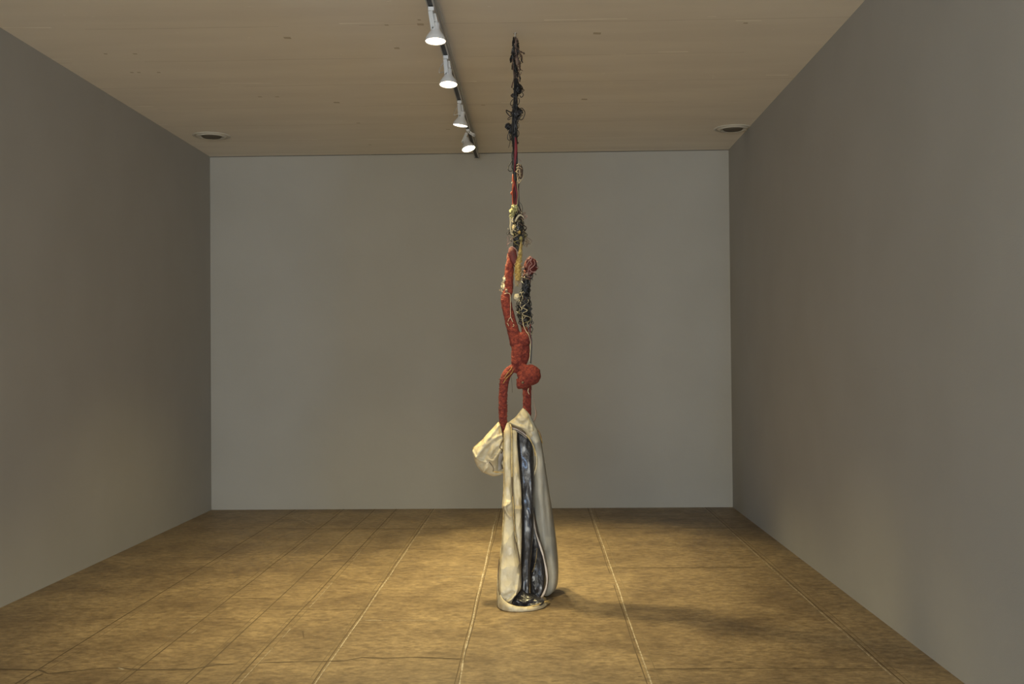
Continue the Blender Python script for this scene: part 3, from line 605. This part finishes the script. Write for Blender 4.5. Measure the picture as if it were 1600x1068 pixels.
for pts in ([(822, 408), (825, 403), (829, 401.5), (831, 404), (828, 406), (824, 411), (821, 418)], [(834, 406), (836, 412), (833, 416), (828, 421), (833, 425), (837, 424)], [(832, 402.5), (829, 408), (831, 412), (827, 416), (825, 424)]):
    cord('foot_lacing', M['pink'], [(a, c, -.014, .5) for a, c in pts], fig)
strands('yarn_wrap', [M['cream_yarn'], M['olive_yarn']], 16, envR[4:], .22, .42, fig, .9, y0=10, y1=26, dyo=.0, rnd=rd, label='pale threads over the black yarn')
lump('ruffled_knot', 807.5, 464.5, 4.4, 5.2, M['cream_yarn'], -.02, .45, 1.4, parent=fig, label='cream ruffled knot beside the black knee')
for k, pts in enumerate(([(826, 512), (829, 524), (830.5, 536), (829.5, 550), (828.5, 567)], [(824, 510), (828, 520), (831, 530), (831, 545), (829.8, 568)], [(829, 506), (828, 518), (830, 530), (829.8, 540)])):
    cord('hanging_cord', M[('black_yarn', 'grey_yarn', 'crimson')[k]], [(a, c, -.02, .55) for a, c in pts], fig)
cord('hanging_cord', M['cream_yarn'], [(816, 494, -.03, .4), (818, 508, -.035, .5), (822, 517, -.04, .5), (826, 523, -.05, .5), (829, 535, -.03, .5), (828.5, 548, -.03, .5), (827, 566, -.03, .4)], fig, 'cream thread')
cord('hanging_cord', M['cream_yarn'], [(826, 606, -.07, .4), (825, 611, -.07, .5), (827, 616, -.07, .3)], fig, 'cream thread')
cord('hanging_cord', M['brown_yarn'], [(799, 588, -.02, .25), (800, 600, -.02, .25), (800.5, 613, -.02, .25)], fig)
cord('hanging_strap', M['strap'], [(831.5, 600, .06, .3), (833.5, 620, .06, .5), (835.5, 636, .06, .9), (837.5, 645, .07, 1.9), (836, 653, .07, 2.0), (833.5, 661, .08, .8), (838, 668, .09, .9), (843, 676, .1, 1.6), (846, 686, .11, 1.4), (846, 696, .12, .8)], fig, 'thin faded pink strap', flat=.3)
# coils of string round torso and arm
mb = MB()
for k in range(15):
    cy = 588 + k * 5.6; cxx = 786.3 + (3.5 if cy < 592 else 0); rr = 6.5
    if cy > 668: break
    ptube(mb, [(cxx + rr * math.cos(a), cy + 1.8 * math.cos(a + k), -.012 - rr * PXM * math.sin(a) * 1.0, .55) for a in [i * math.pi / 6 for i in range(7)]], 5, 2)
mb.build('wrapping_string', M['red'], fig)
cord('wrapping_string', M['gold_yarn'], [(788, 590, -.044, .4), (792, 584, -.046, .5), (797, 578, -.044, .5), (800, 573, -.04, .5)], fig, 'golden string over the shoulder')
cord('wrapping_string', M['gold_yarn'], [(786, 599, -.044, .4), (792, 590, -.046, .5), (799, 583, -.044, .4), (802, 577, -.042, .4)], fig, 'golden string over the shoulder')

# ------------------------------------------------------------------ canvas sack
sack = thing('canvas_sack', PZ(822, 940, 0), 'tall limp cream canvas sack with glossy black lining, its base on the floor', 'sack')
def crease(mb, lst, ymax):
    """lst: (polyline px, width px, amount m); pushes the front towards (+) or away from (-) the viewer's side"""
    for i, v in enumerate(mb.v):
        if v.y > ymax(v) if callable(ymax) else v.y > ymax: continue
        s = 0
        for pl, wd, am in lst:
            best = 1e9
            for (ax, az), (bx, bz) in zip(pl[:-1], pl[1:]):
                d = (bx - ax, bz - az); L2 = d[0] ** 2 + d[1] ** 2
                t_ = max(0, min(1, ((v.x - ax) * d[0] + (v.z - az) * d[1]) / L2)); best = min(best, math.hypot(v.x - ax - t_ * d[0], v.z - az - t_ * d[1]))
            s += am * math.exp(-(best / wd) ** 2)
        mb.v[i] = Vector((v.x, v.y - s, v.z))
def px2(pl, dy=0): return [(S(a, c, dy).x, S(a, c, dy).z) for a, c in pl]
def loft(rows, m, name, parent, seg=30, step=2.2, wr=.004, wz=(9, 9, 3.5), sq=.75, seed=0, creases=(), build=True, label=None, arc=1.0):
    """closed limp volume from rows (py, x left, x right, depth offset, half depth m); rings are level"""
    q = []
    for a, c in zip(rows[:-1], rows[1:]): pass
    dense = cr(rows, 6)
    mb = MB(); n = seg; vv = []; k = 0
    for py, xl, xr, dy, hd in dense:
        if xr - xl < .8: xr = xl + .8
        A = S(xl, py, dy); B = S(xr, py, dy); c = (A + B) / 2; hx = (B - A).length / 2
        for j in range(n):
            a = 2 * math.pi * j / n; ca, sa = math.cos(a), math.sin(a)
            ex = math.copysign(abs(ca) ** sq, ca); ey = math.copysign(abs(sa) ** sq, sa)
            p = Vector((c.x + ex * hx, c.y + ey * hd, max(c.z, .004)))
            w1 = noise.noise(Vector((p.x * wz[0] + seed, p.y * wz[1], p.z * wz[2])) )
            w2 = noise.noise(Vector((p.x * wz[0] * 2.7, p.y * wz[1] * 2.7 + seed, p.z * wz[2] * 2.7)))
            w3 = 1 - abs(noise.noise(Vector((p.x * wz[0] * 1.5 + 9, p.y * 3, p.z * wz[2] * 2.1 + seed)))) * 3
            am = wr * (w1 * 2.4 + w2 * 1.2 + w3 * .8)
            p.y += am * ey; p.x += am * ex * .25
            vv.append(p)
        k += 1
    f = []
    for i in range(k - 1):
        for j in range(n): f.append((i * n + j, i * n + (j + 1) % n, (i + 1) * n + (j + 1) % n, (i + 1) * n + j))
    f.append(tuple(range(n))[::-1]); f.append(tuple((k - 1) * n + j for j in range(n)))
    mb.add(vv, f)
    if creases:
        mid = {}
        crease(mb, [(px2(pl, rows[0][3]), wd * PXM, am) for pl, wd, am in creases], YS + sum(r[3] for r in rows) / len(rows))
    o = mb.build(name, m, parent)
    if label: o['label'] = label
    s = o.modifiers.new('round', 'SUBSURF'); s.levels = 1; s.render_levels = 1
    return o
# right panel, its shade put into a greyer colour (drawn from its peak down to the floor)
C = [(638, 816, 818.5, .02, .006), (641, 813.5, 822.5, .02, .015), (646, 810.5, 826.5, .02, .025), (652, 804.5, 830.5, .02, .034), (657, 797.5, 833, .02, .04), (661, 794, 835, .02, .045),
     (665, 797.5, 837, .025, .05), (669, 807, 839, .03, .055), (674, 815, 841, .03, .06), (681, 823, 843.5, .035, .06), (690, 829.5, 846, .04, .065), (700, 834, 848, .05, .065), (712, 837, 850, .055, .065), (724, 837, 851.5, .06, .07),
     (738, 832, 853.5, .07, .075), (750, 830, 855.5, .08, .08), (770, 829, 858, .09, .09), (800, 829, 862, .11, .1), (825, 832, 866, .13, .11), (850, 838, 869, .14, .12), (872, 843, 871, .15, .125), (892, 847, 872, .15, .125),
     (907, 849, 870.5, .14, .12), (918, 848, 867, .13, .11), (925, 846, 861, .12, .09), (929, 845, 855, .12, .07)]
loft(C[:], M['canvas_shaded'], 'side_panel', sack, 40, wr=.0035, wz=(8, 8, 3), seed=3, label='canvas panel on the right, coloured greyer for shade',
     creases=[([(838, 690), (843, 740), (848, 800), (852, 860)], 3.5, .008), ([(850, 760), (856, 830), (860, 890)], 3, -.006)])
# hood folded over the top
H = [(637.5, 816.5, 818.3, -.01, .005), (641, 813.5, 821, -.012, .012), (647, 809, 825, -.015, .02), (653, 803, 827, -.02, .026), (658, 796.5, 829, -.022, .03), (662, 796.5, 831, -.022, .03), (666, 803, 833, -.02, .03),
     (671, 811, 834, -.015, .028), (677, 818, 835, -.01, .026), (684, 824, 836.5, -.005, .024), (692, 829, 838, 0, .02), (702, 833.5, 839.5, .0, .014), (714, 836.5, 840, .0, .01), (726, 837, 839.5, .0, .008), (736, 834.5, 837.2, .0, .007), (744, 832.5, 834.5, .0, .005)]
loft(H, M['canvas'], 'hood_fold', sack, 36, wr=.003, wz=(14, 9, 8), seed=9, label='cream fold arching over the opening',
     creases=[([(806, 655), (812, 661), (820, 660), (826, 653)], 2.6, -.012), ([(814, 645), (819, 651), (825, 655)], 2.4, .010), ([(797, 659), (808, 664), (820, 668), (829, 680)], 2.2, .010),
              ([(818, 656), (823, 664), (826, 672)], 2.0, .008), ([(809, 652), (806, 657)], 2, .008), ([(829, 650), (829, 668)], 2.0, -.008)])
# left front panels, either side of a stitched seam
A1 = [(659.5, 793, 794.5, -.045, .006), (662, 791.5, 797, -.05, .014), (668, 789.5, 798.5, -.055, .02), (675, 788, 799.5, -.06, .025), (700, 787.5, 799.5, -.07, .03), (740, 787.5, 799.8, -.09, .035), (775, 787, 801, -.11, .04), (783, 786.3, 801.5, -.115, .044),
      (790, 785.4, 802.5, -.12, .05), (797, 786.5, 803, -.12, .048), (806, 787, 803.3, -.13, .046), (830, 785.5, 804.2, -.15, .05), (850, 783.5, 807, -.17, .055), (870, 781.5, 811, -.18, .06), (890, 779.8, 814, -.20, .065), (908, 779, 815, -.215, .066),
      (918, 779, 814, -.225, .066), (926, 779.5, 809.5, -.235, .06), (934, 781, 803.5, -.245, .052), (941, 784, 799.5, -.25, .042), (947, 787, 796.5, -.255, .03)]
loft(A1, M['canvas'], 'front_panel', sack, 40, wr=.003, wz=(10, 9, 4), seed=5,
     creases=[([(793, 780), (790, 789), (795, 800), (801, 803)], 2.2, .012), ([(788, 786), (796, 783), (800, 778)], 1.6, .010), ([(789, 795), (797, 806)], 1.5, -.008), ([(812, 888), (810, 905), (807, 915)], 2.0, .014), ([(807, 915), (802, 921), (793, 926)], 1.6, .018), ([(788, 938), (792, 925), (798, 918)], 1.8, -.014), ([(792, 917), (799, 914), (803, 912)], 2.4, -.012),
              ([(786, 860), (785, 900), (786, 935)], 2, .008), ([(796, 877), (799, 877)], 2, -.004), ([(793, 700), (794, 770)], 2.5, -.006), ([(810, 925), (800, 935), (794, 945)], 2, .010)])
A2 = [(666, 798, 803, -.03, .008), (670, 799, 808, -.035, .014), (690, 799.5, 808, -.045, .02), (715, 799.5, 810, -.055, .024), (745, 800.5, 813, -.07, .03), (775, 801.5, 815, -.09, .034), (785, 802, 814.8, -.095, .036), (793, 802.5, 815.5, -.10, .036), (802, 803, 815, -.105, .036),
      (830, 804.5, 815.3, -.125, .036), (850, 807.5, 814.8, -.14, .034), (868, 811, 814.5, -.155, .03), (880, 812.5, 814, -.165, .02)]
loft(A2, M['canvas'], 'front_panel', sack, 32, wr=.003, wz=(13, 9, 5), seed=15,
     creases=[([(801, 792), (808, 790), (815, 791)], 2.2, .010), ([(802, 800), (809, 797)], 1.8, -.008), ([(804, 700), (806, 725), (808, 740)], 2.3, .010), ([(808, 745), (810, 770)], 2, -.006)])
# outer gusset at the right
G = [(722, 850.5, 851.5, .12, .02), (745, 851, 854.5, .13, .05), (790, 855.5, 862, .16, .07), (830, 861, 867.5, .19, .09), (870, 865.5, 871.8, .20, .10), (895, 867, 872.5, .20, .10), (912, 864, 870.5, .18, .09), (922, 859, 865, .16, .07)]
loft(G, M['canvas_shaded'], 'gusset', sack, 24, wr=.002, seed=22)
# black lining folds
L1 = [(668, 806, 812, .02, .015), (672, 806, 819, .015, .02), (680, 806.5, 826, .01, .03), (692, 808, 831, .005, .035), (715, 810, 834, -.005, .04), (745, 812.5, 835, -.02, .045), (775, 814.5, 834, -.035, .048), (800, 815, 834, -.05, .05), (830, 814.5, 833.5, -.065, .052), (860, 813.8, 831.5, -.09, .055),
      (885, 813, 829, -.12, .055), (905, 812.5, 827.5, -.145, .05), (920, 813.5, 827, -.16, .045), (930, 814.5, 828, -.17, .04), (940, 812, 830, -.17, .04)]
loft(L1, M['lining'], 'lining_fold', sack, 34, wr=.004, wz=(16, 12, 5), seed=31,
     creases=[([(820, 700), (824, 740), (827, 770), (829, 800)], 1.5, .010), ([(825, 730), (823, 760), (826, 790)], 1.3, .008), ([(830, 745), (831, 790)], 1.2, .008), ([(817, 720), (818, 760)], 1.5, -.008), ([(825, 860), (826, 930)], 1.2, .008), ([(818, 800), (827, 806), (831, 796)], 1.2, .008)])
L2 = [(790, 826, 836, .04, .03), (820, 826, 840, .03, .035), (850, 826, 846, .01, .04), (880, 826, 851, -.03, .045), (900, 826, 852.5, -.05, .045), (918, 827, 851, -.07, .04), (930, 828, 847, -.08, .035), (938, 826, 843, -.10, .03)]
loft(L2, M['lining'], 'lining_fold', sack, 30, wr=.0035, wz=(12, 12, 5), seed=41, creases=[([(838, 850), (836, 880), (831, 897)], 1.1, .010), ([(835, 905), (842, 930)], 1.4, .010), ([(845, 900), (840, 925)], 1.6, -.008)])
# pooled lining inside the bottom
L3 = [(921, 812, 818, -.20, .02), (926, 807, 824, -.21, .04), (931, 803, 838, -.22, .055), (936, 800.5, 849, -.235, .06), (941, 800, 850, -.25, .055), (947, 802, 842, -.26, .04)]
loft(L3, M['lining'], 'lining_pool', sack, 44, wr=.006, wz=(22, 18, 30), seed=51, creases=[([(808, 930), (820, 934), (832, 930)], 1.5, .016), ([(804, 938), (818, 940), (836, 935)], 1.5, -.014), ([(824, 943), (838, 940)], 1.4, .012), ([(812, 925), (806, 934)], 1.4, .012)])
# cream lip lying round the bottom
def strip(name, m, rows, th=.006, label=None, wr=.002):
    """upright band: rows of (top px, top py, bottom px, bottom py) with the bottom edge standing on the floor"""
    dense = cr(rows, 6); mb = MB(); n = 7; vv = []
    for i, (a, c, d, e) in enumerate(dense):
        bt = PZ(d, e, .003); tp = P(a, c, bt.y + .010)
        for j in range(n):
            u = j / (n - 1); p = bt.lerp(tp, u); p.y -= .010 * math.sin(math.pi * u)
            p += noise.noise_vector(p * 25) * wr; p.z = max(p.z, .002); vv.append(p)
    for i in range(len(dense) - 1):
        for j in range(n - 1): mb.f.append((i * n + j, (i + 1) * n + j, (i + 1) * n + j + 1, i * n + j + 1)); mb.m.append(0)
    mb.v = vv; o = mb.build(name, m, sack)
    s = o.modifiers.new('thick', 'SOLIDIFY'); s.thickness = th; s.offset = 0
    s = o.modifiers.new('round', 'SUBSURF'); s.levels = 1; s.render_levels = 1
    if label: o['label'] = label
    return o
strip('bottom_lip', M['canvas'], [(779, 880, 778, 938), (777.5, 905, 776.5, 943), (779, 922, 778, 948), (784, 932, 783, 952), (790, 939, 790, 954), (800, 944.5, 800, 955), (812, 947.5, 812, 955), (826, 948, 828, 954), (838, 945.5, 840, 952), (848, 942, 850, 948), (855, 939.5, 856, 943.5)], label='cream bottom edge curling round the black lining')
# seams, piping and edges
def seam(name, m, pts, r, dyf=None, label=None, sub=5, flat=1.0):
    o = ptube(MB(), [(a, c, d, r * (1 + .25 * math.sin(i * 2.3))) for i, (a, c, d) in enumerate(pts)], 7, sub, 0, flat)
    for i, v in enumerate(o.v): o.v[i] = v + noise.noise_vector(v * 60) * .0012
    o = o.build(name, m, sack)
    if label: o['label'] = label
    return o
seam('seam', M['gold_edge'], [(797.5, 662, -.075), (799, 670, -.085), (799.8, 690, -.092), (799.6, 720, -.105), (800, 745, -.118)], .8, label='amber stitched seam')
seam('seam', M['dark_edge'], [(800, 745, -.12), (801.3, 775, -.14), (802.2, 795, -.155), (803.2, 815, -.165), (805, 835, -.18), (808, 855, -.19), (811.5, 872, -.205), (814, 886, -.215)], .75, label='dark brown seam')
seam('seam', M['gold_edge'], [(801, 775, -.145), (802, 790, -.157), (802.7, 806, -.165), (804, 826, -.178), (807, 847, -.19)], .45)
seam('edge_binding', M['gold_edge'], [(788, 672, -.065), (787.2, 700, -.075), (787, 740, -.095), (786.5, 775, -.115), (785, 790, -.125), (786.5, 800, -.13), (785, 835, -.155), (782, 862, -.18), (779.5, 885, -.20)], .65, label='amber edge of the front panel')
seam('edge_binding', M['dark_edge'], [(780.2, 872, -.245), (778.8, 890, -.25), (778.6, 908, -.255), (779, 922, -.27), (783, 932, -.29), (789, 940, -.31)], .6)
seam('edge_binding', M['gold_edge'], [(788, 938.5, -.325), (795, 943, -.335), (806, 946.5, -.34), (820, 948, -.34), (834, 946, -.33), (846, 942, -.29), (853, 939.5, -.24), (857, 938.5, -.2)], .8, label='amber edge of the bottom lip')
tip = MB(); ptube(tip, [(845, 942, -.24, 2.0), (851, 940, -.21, 3.0), (856, 939.5, -.18, 2.6), (859, 941, -.15, 1.2)], 10, 5, 0, .6)
for i, v in enumerate(tip.v): v2 = v + noise.noise_vector(v * 45) * .004; v2.z = max(v2.z, .003); tip.v[i] = v2
tip.build('bottom_lip_tip', M['gold_edge'], sack)
seam('piping', M['piping'], [(832, 795, .0), (833.5, 812, -.01), (837, 830, -.02), (842, 847, -.03), (847, 862, -.045), (851, 878, -.06), (853.8, 893, -.07), (854.8, 905, -.085), (853, 918, -.10), (849, 928, -.115), (843, 936, -.13)], 1.5, label='pale pinkish piping')
seam('piping_edge', M['dark_edge'], [(834.5, 800, .005), (838.5, 824, -.005), (844, 842, -.02), (849, 857, -.03), (853.3, 873, -.045), (856, 890, -.055), (856.8, 905, -.07), (855, 918, -.085)], .45)
seam('arch_edge', M['dark_edge'], [(794, 660.5, -.055), (799, 664.5, -.056), (806, 667, -.056), (813, 669.5, -.052), (818, 673, -.045), (822, 677, -.042)], .6)
seam('arch_edge', M['gold_edge'], [(822, 679, -.045), (828, 686, -.038), (832, 694, -.030), (834.5, 700, -.022), (836.5, 712, -.014)], .7)
for k in range(4):
    seam('frayed_hem', M[('taupe_cloth', 'piping', 'dark_edge', 'inner_shade_hem')[k]], [(798 + k, 666.5 + k * 1.2, -.045), (806 + k * .6, 668.5 + k * 1.6, -.046), (813 + k * .3, 672 + k * 1.7, -.042), (819, 676 + k * 1.6, -.036), (823, 680.5 + k * 1.2, -.03)], .85)
seam('edge_binding', M['gold_edge'], [(841, 675, .03), (845, 684, .06), (847.5, 692, .08)], .9)
cord('lining_thread', M['gold_edge'], [(839, 856, -.055, .2), (838.4, 866, -.07, .28), (837, 876, -.08, .25), (834.5, 886, -.10, .3), (831.5, 893, -.125, .35)], sack, 'amber thread on the lining')

# ------------------------------------------------------------------ pouch bulging at the left
E = [(659, 778, 780, -.01, .006), (662, 775.5, 782, -.01, .016), (668, 770, 783.5, -.012, .03), (675, 763.5, 785, -.015, .042), (683, 756.5, 787, -.018, .052), (691, 749, 788, -.02, .06), (698, 741, 789, -.02, .064), (703, 738, 789.5, -.02, .066),
     (709, 738.5, 789.5, -.02, .066), (715, 740, 789.5, -.02, .064), (722, 742.5, 789.5, -.02, .06), (729, 746, 789, -.02, .054), (735, 751.5, 788, -.02, .045), (739, 758, 786, -.02, .034), (742, 765, 781, -.02, .02), (743.5, 769, 774, -.02, .008)]
po = loft(E, M['canvas'], 'pouch', sack, 44, wr=.0035, wz=(11, 9, 9), sq=.85, seed=61, label='puffy cream pouch at the left',
     creases=[([(779, 664), (768, 678), (755, 694), (744, 712)], 3, .016), ([(782, 682), (771, 688), (764, 698), (758, 712), (755, 720)], 2.4, -.016), ([(784, 679), (774, 684), (764, 692), (752, 704), (744, 714)], 2.2, .014), ([(769, 694), (768, 708), (764, 715), (762, 728), (755, 737)], 2, .016),
              ([(781, 697), (773, 708), (765, 720)], 1.4, -.022), ([(783, 700), (776, 711), (768, 720)], 2, .018), ([(738, 703), (746, 714), (757, 720)], 1.8, .012), ([(760, 700), (752, 716)], 2.5, -.010), ([(764, 721), (768, 727), (771, 735)], 2, -.012), ([(745, 725), (758, 722)], 3, -.008),
              ([(783, 713), (781, 725), (783, 733)], 6, -.03)])
seam('pouch_shade', M['inner_shade_hem'], [(786, 705, -.078), (783, 714, -.072), (781, 724, -.068), (782, 733, -.06)], 4.6, flat=.35)  # grey patch coloured as the shadow inside the pouch opening
seam('edge_binding', M['gold_edge'], [(738.6, 700.6, -.03), (748, 692, -.03), (757, 684, -.03), (764, 677.5, -.03)], .6, label='amber edge of the pouch')
seam('edge_binding', M['dark_edge'], [(764.5, 721.5, -.105), (768, 726, -.10), (771, 731, -.092), (770.5, 736, -.082)], .6)
seam('edge_binding', M['gold_edge'], [(770.5, 736.5, -.08), (775, 737.2, -.078), (781, 737.5, -.07), (787, 737.5, -.065)], .75)
seam('edge_binding', M['dark_edge'], [(787, 684, -.085), (783, 693, -.092), (781, 699, -.098), (785, 703, -.098), (783, 708, -.09)], .9)
seam('edge_binding', M['gold_edge'], [(779, 660, -.03), (779.5, 668, -.045), (781, 677, -.06)], .45)
